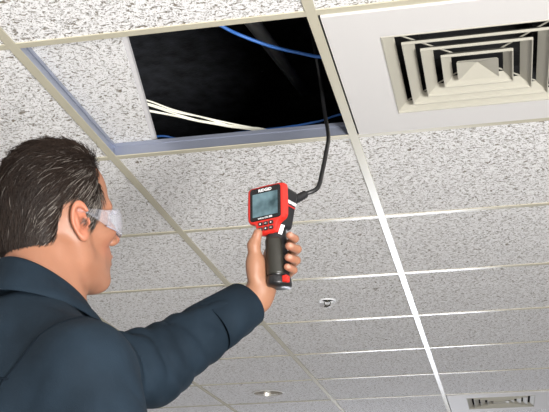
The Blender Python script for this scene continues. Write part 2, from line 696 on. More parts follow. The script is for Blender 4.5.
def snet(fn, lo, hi, h):
    """surface nets: vertices and quads of fn = 0"""
    lo, hi = np.array(lo, float), np.array(hi, float)
    n = np.ceil((hi - lo) / h).astype(int) + 1
    ax = [lo[i] + h * np.arange(n[i]) for i in range(3)]
    v = np.empty(n, np.float32)
    st = max(1, int(400000 / (n[1] * n[2])))
    for i in range(0, n[0], st):
        g = np.stack(np.meshgrid(ax[0][i:i + st], ax[1], ax[2], indexing='ij'), -1)
        v[i:i + st] = fn(g.reshape(-1, 3)).reshape(g.shape[:3])
    neg = v < 0
    m = n - 1
    cnt = np.zeros(m, np.int8)
    offs = [(a, b, c) for a in (0, 1) for b in (0, 1) for c in (0, 1)]

    def sl(a, o):
        return a[o[0]:o[0] + m[0], o[1]:o[1] + m[1], o[2]:o[2] + m[2]]
    for o in offs:
        cnt += sl(neg, o)
    act = (cnt > 0) & (cnt < 8)
    ci = np.argwhere(act)
    idx = -np.ones(m, np.int64)
    idx[act] = np.arange(len(ci))
    acc = np.zeros((len(ci), 3))
    num = np.zeros(len(ci))
    for a in offs:
        for k in range(3):
            if a[k]:
                continue
            b = list(a)
            b[k] = 1
            va = v[tuple((ci + a).T)]
            vb = v[tuple((ci + b).T)]
            cr = (va < 0) != (vb < 0)
            t = np.where(cr, va / np.where(cr, va - vb, 1), 0)
            p = np.tile(np.array(a, float), (len(ci), 1))
            p[:, k] += t
            acc += p * cr[:, None]
            num += cr
    verts = lo + h * (ci + acc / num[:, None])
    faces = []
    for k in range(3):
        u, w = (k + 1) % 3, (k + 2) % 3
        s0 = [slice(None)] * 3
        s1 = [slice(None)] * 3
        s0[k] = slice(0, -1)
        s1[k] = slice(1, None)
        e = neg[tuple(s0)] != neg[tuple(s1)]
        inside_first = neg[tuple(s0)]
        pos = np.argwhere(e)
        ok = (pos[:, u] > 0) & (pos[:, w] > 0) & (pos[:, u] < n[u] - 1) & (pos[:, w] < n[w] - 1)
        pos = pos[ok]
        fl = inside_first[tuple(pos.T)]
        c00, c10, c11, c01 = pos.copy(), pos.copy(), pos.copy(), pos.copy()
        c00[:, u] -= 1
        c00[:, w] -= 1
        c10[:, w] -= 1
        c01[:, u] -= 1
        q = np.stack([idx[tuple(c.T)] for c in (c00, c10, c11, c01)], 1)
        q[~fl] = q[~fl][:, ::-1]
        faces.append(q)
    return verts, np.concatenate(faces)


def np_obj(name, verts, faces, material, parent=None, colors=None, smooth=True):
    me = bpy.data.meshes.new(name)
    me.vertices.add(len(verts))
    me.vertices.foreach_set('co', np.asarray(verts, np.float32).ravel())
    k = faces.shape[1]
    me.loops.add(len(faces) * k)
    me.loops.foreach_set('vertex_index', faces.astype(np.int32).ravel())
    me.polygons.add(len(faces))
    me.polygons.foreach_set('loop_start', np.arange(0, len(faces) * k, k, dtype=np.int32))
    me.update(calc_edges=True)
    me.validate()
    if colors is not None:
        at = me.color_attributes.new('tone', 'FLOAT_COLOR', 'POINT')
        at.data.foreach_set('color', np.concatenate([colors, np.ones((len(colors), 1))], 1).astype(np.float32).ravel())
    if smooth:
        me.shade_smooth()
    me.materials.append(material)
    o = bpy.data.objects.new(name, me)
    return link(o, parent)


def unit(v):
    v = np.array(v, float)
    return v / np.linalg.norm(v)


# ------------------------------------------------------------------ layout of the person and the camera in his hand
UPZ = np.array([0, 0, 1.])
YAW = math.radians(30)
HYAW, HROLL = math.radians(44), math.radians(10)
hr, hf = unit([.98, .2, 0]), unit([-.2, .98, 0])
FACE = hr * math.cos(YAW) + hf * math.sin(YAW)           # horizontal facing of the man
LEFT = np.cross(UPZ, FACE)
HS = .95
HEAD_O = np.array([.259, -.347, 1.740])                   # between the ears
PITCH = math.radians(15)
hface = hr * math.cos(HYAW) + hf * math.sin(HYAW)
hleft = np.cross(UPZ, hface)
hx = hface * math.cos(PITCH) + UPZ * math.sin(PITCH)
cr_, sr_ = math.cos(HROLL), math.sin(HROLL)
HEAD_R = np.stack([hx, hleft, np.cross(hx, hleft)], 1) @ np.array([[1, 0, 0], [0, cr_, -sr_], [0, sr_, cr_]])      # columns: forward, left, up


def head2w(p):
    return (np.asarray(p) * HS) @ HEAD_R.T + HEAD_O


NB = np.array([.273, -.367, 1.580])                    # neck base
MAN_R = np.stack([FACE, LEFT, UPZ], 1)


def man2w(p):
    return np.asarray(p) @ MAN_R.T + NB


def w2man(p):
    return (np.asarray(p) - NB) @ MAN_R


TOOL_O = np.array([.504, .084, 1.893])
TN = unit([-.353, -.938, 0])
TS = .93
TX = np.cross(UPZ, TN)
TOOL_R = np.stack([TX, UPZ, TN], 1)                       # columns: right, up, towards the user


def tool2w(p):
    return (np.asarray(p) * TS) @ TOOL_R.T + TOOL_O


WRIST_T = np.array([-.040, -.176, -.020])
WRIST = tool2w(WRIST_T)
ELBOW = np.array([.314, -.023, 1.577])
SHO_L = man2w([.05, .165, -.050])
SHO_R = man2w([-.005, -.168, -.104])
base_xy = NB - .03 * FACE
person = empty('person', (base_xy[0], base_xy[1], 0),
               'person in a dark navy shirt and clear safety glasses holding up a red inspection camera', 'person')
inv = Matrix.Translation(-Vector((base_xy[0], base_xy[1], 0)))


def to_person(o):
    o.parent = person
    o.matrix_parent_inverse = inv
    return o


# ------------------------------------------------------------------ head and neck
NECK_L = (np.array(NB) - HEAD_O) @ HEAD_R / HS                 # neck base in head space


def ear_sd(P, s):
    q = P - np.array([-.006, s * .079, -.002])
    q = q * np.array([1, s, 1])                            # outward = +y
    Rm = rot('Y', -8) @ rot('Z', 12)
    q = (q @ Rm) / .93
    x, y, z = q[:, 0], q[:, 1], q[:, 2]
    wid = np.where(z > 0, .0150, .0150 + z * .14)
    rho = np.hypot(x / wid, z / .029)
    ringd = np.sqrt(((rho - 1) * .019) ** 2 + (y - .0035) ** 2) - .0042
    front = (x > .006) & (z < .012)
    ringd = ringd + np.where(front, .004, 0)
    disc = ell(q, (0, -.002, 0), (.0145, .0045, .028))
    anti = caps(q, (-.008, .003, .012), (-.006, .003, -.012), .0036)
    lobe = ell(q, (.002, .001, -.026), (.009, .005, .009))
    trag = ell(q, (.013, .001, -.004), (.004, .005, .006))
    d = smin(smin(smin(disc, ringd, .003), anti, .004), smin(lobe, trag, .002), .004)
    hole = ell(q, (.005, .004, -.004), (.0075, .0085, .010))
    return smax(d, -hole, .003), hole


def head_sd(P):
    d = ell(P, (-.006, 0, .039), (.081, .072, .082))
    d = smin(d, ell(P, (.032, 0, .040), (.060, .063, .066)), .03)
    d = smin(d, ell(P, (.036, 0, -.045), (.056, .053, .068)), .03)
    for s in (-1, 1):
        d = smin(d, caps(P, (.004, s * .058, -.010), (.008, s * .051, -.062), .012, .016), .03)
        d = smin(d, caps(P, (.008, s * .048, -.064), (.070, s * .018, -.098), .017, .016), .025)
        d = smin(d, ell(P, (.060, s * .044, -.020), (.026, .020, .018)), .02)
        d = smin(d, caps(P, (.086, s * .012, .021), (.074, s * .044, .020), .011, .009), .014)
    d = smin(d, ell(P, (.070, 0, -.101), (.018, .020, .015)), .02)
    d = smin(d, ell(P, (.080, 0, -.062), (.018, .026, .022)), .02)
    for s in (-1, 1):
        d = smax(d, -ell(P, (.099, s * .033, .000), (.020, .017, .012)), .012)
        d = smin(d, ell(P, (.073, s * .032, .001), (.0125, .0135, .0125)), .002)      # eyeball under lids
    d = smin(d, caps(P, (.088, 0, .008), (.116, 0, -.030), .0075, .0100), .012)
    d = smin(d, ell(P, (.117, 0, -.033), (.0095, .010, .009)), .006)
    for s in (-1, 1):
        d = smin(d, ell(P, (.105, s * .0125, -.0365), (.010, .0070, .0075)), .006)
    d = smin(d, ell(P, (.0955, 0, -.0610), (.0085, .021, .0055)), .005)
    d = smin(d, ell(P, (.0930, 0, -.0735), (.0090, .019, .0065)), .005)
    d = smax(d, -ell(P, (.104, 0, -.0670), (.009, .022, .0014)), .002)
    # neck
    nb = NECK_L
    d = smin(d, caps(P, (-.030, 0, -.045), nb + np.array([-.030, 0, .0]), .055, .060), .03)
    d = smin(d, caps(P, (.010, 0, -.085), nb + np.array([.010, 0, .00]), .034, .046), .03)
    for s in (-1, 1):
        d = smin(d, caps(P, (-.030, s * .050, -.045), nb + np.array([.040, s * .018, -.01]), .011, .012), .02)
    d = smin(d, ell(P, nb + np.array([-.015, 0, -.11]), (.075, .10, .08)), .05)
    holes = []
    for s in (-1, 1):
        e, hl = ear_sd(P, s)
        d = smin(d, e, .004)
        d = smax(d, -hl, .003)
    return d


hv, hq = snet(head_sd, (-.14, -.15, NECK_L[2] - .16), (.14, .15, .14), .0024)
SKIN = np.array([.285, .130, .076])


def skin_tone(base, n):
    return np.tile(base, (n, 1))


hc = skin_tone(SKIN, len(hv))


def paint(c, P, centre, r, col, amt):
    w = np.clip(1 - np.linalg.norm((P - np.array(centre)) / np.array(r), axis=1), 0, 1)
    w = np.minimum(1, w * 2)[:, None] * amt
    return c * (1 - w) + np.array(col) * w


for s in (-1, 1):
    hc = paint(hc, hv, (-.006, s * .085, 0), (.035, .02, .045), (.40, .13, .075), .6)
    hc = paint(hc, hv, (.075, s * .04, -.04), (.04, .03, .035), (.36, .13, .08), .4)
    hc = paint(hc, hv, (.087, s * .033, .001), (.014, .016, .007), (.25, .17, .13), .8)     # lash line
    hc = paint(hc, hv, (.084, s * .036, .024), (.016, .026, .007), (.06, .04, .03), .9)     # eyebrow
hc = paint(hc, hv, (.118, 0, -.034), (.02, .02, .02), (.40, .14, .09), .5)
hc = paint(hc, hv, (.097, 0, -.067), (.014, .026, .016), (.30, .10, .075), .8)
hc = paint(hc, hv, (.06, 0, -.09), (.06, .07, .05), (.22, .125, .09), .35)                    # shaved beard area
head_pts = head2w(hv)

# ------------------------------------------------------------------ left hand closed on the grip (tool space)
FING = [  # knuckle, middle joint, end joint, tip, radius
    ((-.022, -.078, -.044), (.020, -.066, -.050), (.042, -.064, -.034), (.043, -.063, -.012), .0088),
    ((-.024, -.099, -.048), (.022, -.088, -.056), (.047, -.087, -.034), (.046, -.088, -.004), .0094),
    ((-.024, -.119, -.046), (.020, -.112, -.054), (.046, -.111, -.032), (.045, -.112, -.002), .0090),
    ((-.024, -.137, -.040), (.016, -.133, -.047), (.041, -.131, -.029), (.042, -.131, -.002), .0080),
]
THUMB = [((-.032, -.150, -.012), .017), ((-.026, -.112, .008), .0155), ((-.023, -.080, .018), .0118), ((-.012, -.057, .020), .0094)]


def hand_sd(P):
    d = None
    for kn, pip, dip, tip, r in FING:
        f = smin(caps(P, kn, pip, r * 1.12, r * 1.02), caps(P, pip, dip, r * 1.04, r * .95), .004)
        f = smin(f, caps(P, dip, tip, r * .97, r * .86), .004)
        d = f if d is None else smin(d, f, .0035)
    palm = None
    for kn, pip, dip, tip, r in FING:
        k = np.array(kn)
        w = WRIST_T + np.array([.004, 0, 0]) + (k - np.array(FING[1][0])) * np.array([.1, .35, .6])
        c = caps(P, w, k, .017, .0115)
        palm = c if palm is None else smin(palm, c, .018)
    d = smin(d, palm, .010)
    th = None
    for (a, ra), (b, rb) in zip(THUMB, THUMB[1:]):
        c = caps(P, a, b, ra, rb)
        th = c if th is None else smin(th, c, .008)
    th = smin(th, ell(P, (-.028, -.128, .002), (.018, .036, .022)), .012)
    d = smin(d, th, .012)
    # heel of the hand and wrist
    d = smin(d, ell(P, (-.024, -.158, -.018), (.022, .022, .024)), .015)
    e = (ELBOW - TOOL_O) @ TOOL_R / TS
    d = smin(d, caps(P, WRIST_T, WRIST_T + (e - WRIST_T) * .45, .0255, .034), .02)
    # knuckle creases
    for kn, pip, dip, tip, r in FING:
        for j in (dip,):
            d = d + .0007 * np.exp(-((np.linalg.norm(P - np.array(j), axis=1) - r) / .003) ** 2)
    return d


lv, lq = snet(hand_sd, (-.16, -.30, -.13), (.075, -.02, .06), .0019)
lc = skin_tone(SKIN * np.array([1.12, 1.2, 1.2]), len(lv))
for kn, pip, dip, tip, r in FING:
    t = np.array(tip)
    lc = paint(lc, lv, t, (.02, .02, .02), (.38, .15, .10), .5)
    lc = paint(lc, lv, np.array(dip), (.012, .012, .012), (.34, .13, .085), .4)
for kn, pip, dip, tip, r in FING:
    lc = paint(lc, lv, np.array(tip) + np.array([.0085, 0, .002]), (.0075, .0065, .009), (.50, .30, .22), .8)   # nails
lc = paint(lc, lv, THUMB[3][0], (.02, .02, .02), (.40, .17, .11), .4)
hand_pts = tool2w(lv)

# ------------------------------------------------------------------ right hand hanging at his side, and the hidden body
ELB_R = np.array([.050, -.235, -.385])
WRI_R = np.array([.17, -.230, -.610])


def rhand_sd(P):
    w = WRI_R
    d = caps(P, w + np.array([-.02, 0, .06]), w, .029, .025)
    k0 = w + np.array([.020, .005, -.085])
    d = smin(d, ell(P, w + np.array([.012, .002, -.050]), (.036, .016, .052)), .02)
    for i in range(4):
        a = k0 + np.array([.028 - .018 * i, 0, .004 - .003 * abs(i - 1.2)])
        L = (.043, .050, .046, .036)[i]
        b = a + np.array([.008, .010, -L])
        c = b + np.array([-.002, .016, -L * .6])
        e = c + np.array([-.006, .012, -L * .35])
        f = smin(smin(caps(P, a, b, .0098, .009), caps(P, b, c, .009, .0082), .003), caps(P, c, e, .0082, .007), .003)
        d = smin(d, f, .004)
    a = w + np.array([.034, .004, -.035])
    b = a + np.array([.026, .010, -.035])
    c = b + np.array([.006, .014, -.030])
    return smin(d, smin(caps(P, a, b, .015, .011), caps(P, b, c, .011, .0085), .004), .010)


rv, rq = snet(rhand_sd, WRI_R + np.array([-.09, -.07, -.24]), WRI_R + np.array([.13, .09, .10]), .004)
rc = skin_tone(SKIN, len(rv))
sl_m, el_m, wr_m = w2man(SHO_L), w2man(ELBOW), w2man(WRIST)
sr_m = w2man(SHO_R)


def inner_sd(P):
    d = ell(P, (-.01, 0, -.22), (.09, .14, .26))
    d = smin(d, ell(P, (-.03, 0, -.52), (.085, .13, .16)), .08)
    d = smin(d, caps(P, sl_m, el_m, .042, .036), .04)
    d = smin(d, caps(P, el_m, el_m + (wr_m - el_m) * .8, .034, .026), .03)
    d = smin(d, caps(P, sr_m, ELB_R, .042, .036), .04)
    d = smin(d, caps(P, ELB_R, WRI_R, .034, .024), .03)
    for s in (-1, 1):
        d = smin(d, caps(P, (-.03, s * .09, -.56), (-.02, s * .10, -1.0), .07, .048), .05)
        d = smin(d, caps(P, (-.02, s * .10, -1.0), (-.04, s * .11, -1.43), .046, .034), .04)
    return d


iv, iq = snet(inner_sd, (-.2, -.36, -1.48), (.5, .36, .26), .013)
ic = skin_tone(SKIN, len(iv))
allv = np.concatenate([head_pts, hand_pts, man2w(rv), man2w(iv)])
o1, o2, o3 = len(hv), len(hv) + len(lv), len(hv) + len(lv) + len(rv)
allq = np.concatenate([hq, lq + o1, rq + o2, iq + o3])
body = to_person(np_obj('body', allv, allq, M_skin, colors=np.concatenate([hc, lc, rc, ic])))

# ------------------------------------------------------------------ hair: a close cap plus combed strands
HAIRLINE = [(.064, .102), (.056, .080), (.049, .064), (.054, .042), (.050, .018), (.034, -.006), (.018, -.012), (.012, .020),
            (.004, .034), (-.018, .030), (-.026, .004), (-.030, -.020), (-.044, -.052), (-.062, -.072), (-.16, -.080), (-.16, .17), (.068, .17)]


def hair_sd(P):
    d = ell(P, (-.006, 0, .041), (.0835, .0755, .0885))
    d = smin(d, ell(P, (.026, 0, .044), (.063, .065, .070)), .03)
    d = smin(d, ell(P, (-.044, 0, -.034), (.047, .053, .050)), .04)
    for s in (-1, 1):
        d = smin(d, ell(P, (.020, s * .066, .010), (.018, .0125, .030)), .012)
    ax = np.abs(P[:, 1])
    reg = polysd(P[:, 0] + np.clip(ax - .03, 0, 1) * .18 - .012 * np.exp(-(ax / .03) ** 2), P[:, 2], HAIRLINE)
    lump = .0004 * np.sin(P[:, 0] * 90 + 4 * np.sin(P[:, 1] * 60)) * np.sin(P[:, 1] * 130 + 50 * P[:, 2]) + .0003 * np.sin(P[:, 0] * 210 + P[:, 2] * 260)
    return smax(d + lump, reg, .010)


cv, cq = snet(hair_sd, (-.15, -.11, -.11), (.12, .11, .16), .0026)


def hair_tone(p, n, dark=1.0):
    """dark brown, greying towards the temples"""
    side = np.clip((np.abs(p[:, 1]) - .045) / .03, 0, 1)
    temple = np.clip((p[:, 0] + .02) / .05, 0, 1) * side * np.clip(1 - np.abs(p[:, 2] - .03) / .06, 0, 1)
    g = rng.random(n) < (.02 + .50 * temple + .10 * side)
    base = np.array([.020, .0125, .009]) * (0.7 + .9 * rng.random(n))[:, None]
    grey = np.array([.24, .215, .19]) * (.4 + .9 * rng.random(n))[:, None]
    return np.where(g[:, None], grey, base)


cc = np.tile(np.array([.015, .0095, .007]), (len(cv), 1))
hair = to_person(np_obj('hair', head2w(cv), cq, M_hair, colors=cc))
hair['label'] = 'short dark brown hair greying at the temples'
# strands follow the comb direction over the cap
NST = 24000
fi = rng.integers(0, len(cq), NST)
p0 = cv[cq[fi]].mean(1)
e1 = cv[cq[fi, 1]] - cv[cq[fi, 0]]
e2 = cv[cq[fi, 2]] - cv[cq[fi, 0]]
nn = np.cross(e1, e2)
nn /= np.linalg.norm(nn, axis=1)[:, None] + 1e-12
ctr = np.array([-.009, 0, .02])
outw = p0 - ctr
outw /= np.linalg.norm(outw, axis=1)[:, None]
keep = dot(nn, outw) > .25
p0, nn = p0[keep], nn[keep]
n = len(p0)
topness = np.clip((p0[:, 2] - .06) / .06, 0, 1)[:, None]
frontness = np.clip((p0[:, 0] - .03) / .03, 0, 1)[:, None] * topness
comb = (1 - topness) * np.array([-.75, 0, -.65]) + topness * np.array([-1., 0, .10])
comb = comb + np.clip((-p0[:, 0:1] - .05) / .05, 0, 1) * np.array([.5, 0, -.9])
comb = comb + frontness * np.array([.3, 0, .5]) + rng.normal(0, .11, (n, 3))
L = rng.uniform(.016, .034, n)[:, None] * (1 + .3 * topness) * np.where(p0[:, 2:3] < .0, .55, 1)
pts = [p0 - nn * .003]
cur, dirv = p0.copy(), comb - nn * dot(comb, nn)[:, None]
dirv /= np.linalg.norm(dirv, axis=1)[:, None]
lift = rng.uniform(.06, .32, n)[:, None] + .15 * frontness
for k in range(3):
    stp = L / 3
    cur = cur + (dirv + nn * lift * (1 - .5 * k)) * stp
    # stay on the curvature of the skull
    g = (cur - ctr) / np.array([.0965, .0755, .095])
    pts.append(cur.copy())
    dirv = dirv + (g / np.linalg.norm(g, axis=1)[:, None]) * (-.10) + rng.normal(0, .05, (n, 3))
    dirv /= np.linalg.norm(dirv, axis=1)[:, None]
side = np.cross(dirv, nn)
side /= np.linalg.norm(side, axis=1)[:, None] + 1e-9
sv, sf = [], []
wd = [.00035, .0004, .0003, .0001]
for k in range(4):
    for a in range(3):
        th = 2 * math.pi * a / 3
        sv.append(pts[k] + (side * math.cos(th) + nn * math.sin(th)) * wd[k])
sv = np.stack(sv, 1).reshape(-1, 3)
base_i = np.arange(n) * 12
for k in range(3):
    for a in range(3):
        b = (a + 1) % 3
        sf.append(np.stack([base_i + k * 3 + a, base_i + k * 3 + b, base_i + k * 3 + 3 + b, base_i + k * 3 + 3 + a], 1))
st = np.repeat(hair_tone(p0, n), 12, 0)
strands = np_obj('hair_strands', head2w(sv), np.concatenate(sf), M_hair, colors=st)
strands['kind'] = 'stuff'
strands.parent = hair

# ------------------------------------------------------------------ clothing


def fold(P, c, r, axis, freq, amp, ph=0.):
    q = P - np.array(c)
    w = np.exp(-(np.linalg.norm(q, axis=1) / r) ** 2)
    ax = unit(axis)
    t = q @ ax
    s1 = unit(np.cross(ax, [.3, .5, .8]))
    a, b = q @ s1, q @ np.cross(ax, s1)
    sn = np.abs(np.sin(.5 * (freq * t + 3.0 * np.sin(a * 21 + ph) + 2.0 * np.sin(b * 33 + 2 * ph) + ph)))
    md = .55 + .45 * np.sin(a * 37 + b * 23 + t * 15 + 3 * ph)
    return amp * w * md * (1 - 2 * sn ** .8)


cuff_end = el_m + (wr_m - el_m) * .80
fore = unit(wr_m - el_m)


def shirt_sd(P):
    d = ell(P, (-.015, 0, -.265), (.128, .182, .25))
    d = smin(d, ell(P, (-.055, 0, -.17), (.095, .160, .160)), .06)
    d = smin(d, ell(P, (-.02, 0, -.45), (.125, .165, .20)), .08)
    d = smin(d, caps(P, (-.034, .045, -.022), sl_m + np.array([-.02, .0, .0]), .046, .060), .05)
    d = smin(d, caps(P, (-.034, -.045, -.022), sr_m + np.array([-.01, .0, -.002]), .046, .060), .05)
    d = smin(d, smin(ell(P, (-.030, 0, -.028), (.078, .082, .05)), ell(P, (-.065, 0, -.045), (.060, .085, .062)), .03), .04)
    ar = caps(P, sr_m, ELB_R, .064, .060)
    ar = smin(ar, caps(P, ELB_R, WRI_R + np.array([0, 0, .03]), .056, .042), .03)
    d = smin(d, ar, .03)
    al = caps(P, sl_m, el_m, .066, .062)
    al = smin(al, caps(P, el_m, cuff_end, .062, .0455), .03)
        # flat end where the cuff sits
    al = smax(al, (P - cuff_end) @ fore - .004, .006)
    d = smin(d, al, .035)
    up_l = unit(el_m - sl_m)
    d = d + fold(P, el_m + np.array([.02, -.03, .02]), .085, fore * .9 + up_l * .4, 150, .0048, .4)
    d = d + fold(P, el_m + fore * .09, .075, fore * .5 + np.array([.2, .9, .3]), 130, .0052, 1.1)
    d = d + fold(P, el_m + fore * .15 + np.array([0, -.03, 0]), .06, np.cross(fore, up_l) + .6 * fore, 110, .0085, 2.1)
    d = d + fold(P, (sl_m + el_m) * .5 + np.array([.02, -.02, 0]), .09, up_l + np.array([0, 0, .6]), 130, .0085, 2.0)
    d = d + fold(P, sr_m + np.array([.06, .02, -.10]), .085, (.5, -.3, .8), 150, .0075, .9)
    d = d + fold(P, sr_m + np.array([.03, -.05, -.13]), .075, (.8, .2, .5), 130, .0055, 2.9)
    d = d + fold(P, sr_m + np.array([-.05, .0, -.10]), .07, (.7, .3, .6), 120, .0045, 1.9)
    d = d + fold(P, (-.10, -.08, -.17), .11, (.2, .7, .6), 90, .0045, .3)
    d = d + fold(P, (.09, -.06, -.16), .10, (.1, .8, -.6), 110, .0060, 1.7)
    d = d + .0014 * np.sin(P[:, 0] * 48 + 3 * np.sin(P[:, 2] * 25)) * np.sin(P[:, 1] * 52 + 2 * np.sin(P[:, 0] * 31)) 
    d = smax(d, -(P[:, 2] + .60), .01) if False else smax(d, -.66 - P[:, 2], .01)
    return d


tv, tq = snet(shirt_sd, (-.22, -.36, -.68), (.46, .30, .26), .005)
shirt = to_person(np_obj('shirt', man2w(tv), tq, M_shirt))
shirt['label'] = 'dark navy long-sleeved work shirt'
bvh = BVHTree.FromPolygons([Vector(v) for v in man2w(tv)], [tuple(int(i) for i in q) for q in tq])


def shirt_part(name, V, F, material, smooth=True):
    o = mesh_obj(name, V, F, material, smooth=smooth)
    o.parent = shirt
    return o


# cuff: a slightly wider open band with rounded rims round the left wrist
def cuff_geom(c0, c1, r0, r1, th=.0028, n=40):
    ax = unit(np.array(c1) - np.array(c0))
    a = np.cross(ax, UPZ)
    a = unit(a)
    b = np.cross(ax, a)
    prof = [(0, r0), (0, r0 + th), (.5, (r0 + r1) / 2 + th), (1, r1 + th), (1.02, r1 + th * .5), (1, r1), (.5, (r0 + r1) / 2), (0, r0)]
    V, F = [], []
    for t, r in prof[:-1]:
        for k in range(n):
            an = 2 * math.pi * k / n
            wob = 1 + .035 * math.sin(2 * an + 1) + .02 * math.sin(3 * an)
            V.append(np.array(c0) + (np.array(c1) - np.array(c0)) * t + (a * math.cos(an) * 1.06 + b * math.sin(an) * .96) * r * wob)
    m = len(prof) - 1
    for i in range(m):
        for k in range(n):
            F.append((i * n + k, i * n + (k + 1) % n, ((i + 1) % m) * n + (k + 1) % n, ((i + 1) % m) * n + k))
    return V, F


fw = unit(WRIST - ELBOW)
c_end = WRIST - fw * .031
V, F = cuff_geom(c_end - fw * .092, c_end, .0525, .0450)
shirt_part('cuff', V, F, M_shirt)
wr_w = man2w(WRI_R)
fr = unit(wr_w - man2w(ELB_R))
V, F = cuff_geom(wr_w - fr * .06, wr_w + fr * .01, .042, .038)
shirt_part('cuff', V, F, M_shirt)


# collar: stand and turned-down leaf, open at the front
def collar():
    V, F = [], []
    n = 64
    rows = 9
    for i in range(n + 1):
        ph = math.radians(12) + (2 * math.pi - math.radians(24)) * i / n     # 0 = front
        back = (1 - math.cos(ph)) / 2
        cx = -.024 + .012 * back
        c, s = math.cos(ph), math.sin(ph)

        def pt(r, z):
            return (cx + c * (r + .010 * (1 - back)), s * r * .98, z)
        top = .004 + .078 * back ** .8
        low = top - .026 - .024 * back
        tip = .016 * math.exp(-((min(ph, 2 * math.pi - ph) - math.radians(24)) / .30) ** 2)
        prof = [pt(.0665, top - .065), pt(.0655, top - .012), pt(.0665, top), pt(.0705, top + .003), pt(.0755, top - .001),
                pt(.0810, top - .016), pt(.0925 + tip * .4, low + .012 - tip), pt(.0985 + tip * .5, low - .004 - tip), pt(.0955 + tip * .5, low - .006 - tip)]
        V += [man2w(p) for p in prof]
    for i in range(n):
        for k in range(rows - 1):
            F.append((i * rows + k, i * rows + k + 1, (i + 1) * rows + k + 1, (i + 1) * rows + k))
    return V, F


V, F = collar()
o = shirt_part('collar', V, F, M_shirt)
sm = o.modifiers.new('thickness', 'SOLIDIFY')
sm.thickness = .0022
sb = o.modifiers.new('soft', 'SUBSURF')
sb.levels = sb.render_levels = 1


def project_loop(centre, axis, n=40, r=.25, a0=0, a1=360, closed=True):
    ax = Vector(unit(axis))
    u = ax.orthogonal().normalized()
    w = ax.cross(u)
    out = []
    for k in range(n):
        an = math.radians(a0 + (a1 - a0) * k / (n if closed else n - 1))
        dr = u * math.cos(an) + w * math.sin(an)
        hit = bvh.ray_cast(Vector(centre) + dr * r, -dr, r)
        if hit[0] is not None:
            out.append(hit[0] + hit[1] * .0002)
    return out


# armhole seams
for sho, inn in ((SHO_R, man2w([-.01, -.10, -.045])), (SHO_L, man2w([-.0, .10, -.03]))):
    ax = np.array(sho) - np.array(inn)
    ax = ax + np.array([0, 0, .02])
    c = np.array(inn) + (np.array(sho) - np.array(inn)) * .55 + np.array([0, 0, -.03])
    lp = project_loop(c, ax, 60, .16)
    V, F = tube(lp, .0013, 6, closed=True)
    shirt_part('armhole_seam', V, F, M_thread)


def surface_line(pts, off=.0):
    out = []
    for p in pts:
        h = bvh.find_nearest(Vector(man2w(p)))
        out.append(h[0] + h[1] * off)
    return out


# yoke seams across the shoulder blades and buttoned placket
V, F = tube(surface_line([(-.16, -.18 + .036 * k, -.10) for k in range(11)]), .0016, 6)
shirt_part('yoke_seam', V, F, M_thread)
for s in (-1, 1):
    V, F = tube(surface_line([(.20, s * .017, -.07 - .02 * k) for k in range(28)]), .0016, 6)
    shirt_part('placket_seam', V, F, M_thread)
for k in range(5):
    h = bvh.find_nearest(Vector(man2w((.2, 0, -.09 - .11 * k))))
    V, F = lathe([(.0001, .0015), (.0055, .0015), (.0058, .0), (.0055, -.002)], 20)
    mt = h[1].to_track_quat('Z', 'Y').to_matrix().to_4x4()
    mt.translation = h[0] + h[1] * .001
    shirt_part('button', [mt @ Vector(v) for v in V], F, M_button)


# trousers, shoes
def trouser_sd(P):
    d = ell(P, (-.02, 0, -.60), (.128, .168, .13))
    for s in (-1, 1):
        l = smin(caps(P, (-.02, s * .09, -.62), (-.01, s * .105, -1.02), .096, .070), caps(P, (-.01, s * .105, -1.02), (-.03, s * .115, -1.42), .070, .058), .05)
        d = smin(d, l, .03)
    d = d + .003 * np.sin(P[:, 2] * 55 + 5 * np.sin(P[:, 1] * 18)) * np.clip((-.95 - P[:, 2]) * 4, 0, 1)
    return smax(d, -1.47 - P[:, 2], .006)


pv, pq = snet(trouser_sd, (-.2, -.26, -1.50), (.18, .26, -.42), .009)
tr = to_person(np_obj('trousers', man2w(pv), pq, M_trouser))
for s in (-1, 1):
    def shoe_sd(P, s=s):
        z0 = -NB[2]
        d = caps(P, (-.065, s * .115, z0 + .045), (.13, s * .128, z0 + .032), .042, .038)
        d = smin(d, caps(P, (-.03, s * .115, z0 + .08), (-.03, s * .115, z0 + .11), .045, .043), .04)
        return smax(d, z0 + .001 - P[:, 2], .006)
    z0 = -NB[2]
    xv, xq = snet(shoe_sd, (-.14, s * .12 - .08, z0 - .01), (.2, s * .12 + .08, z0 + .18), .006)
    to_person(np_obj('shoe', man2w(xv), xq, M_shoe))

# ------------------------------------------------------------------ safety glasses
gl_root = empty('safety_glasses', tuple(head2w((.09, 0, 0))), 'clear wraparound safety glasses worn by the man in the navy shirt', 'glasses')
ginv = Matrix.Translation(-gl_root.location)


def g_part(name, V, F, material, th=.002):
    o = mesh_obj(name, head2w(np.array(V)), F, material, smooth=True)
    o.parent = gl_root
    o.matrix_parent_inverse = ginv
    m = o.modifiers.new('thickness', 'SOLIDIFY')
    m.thickness = th
    m.offset = 0
    return o


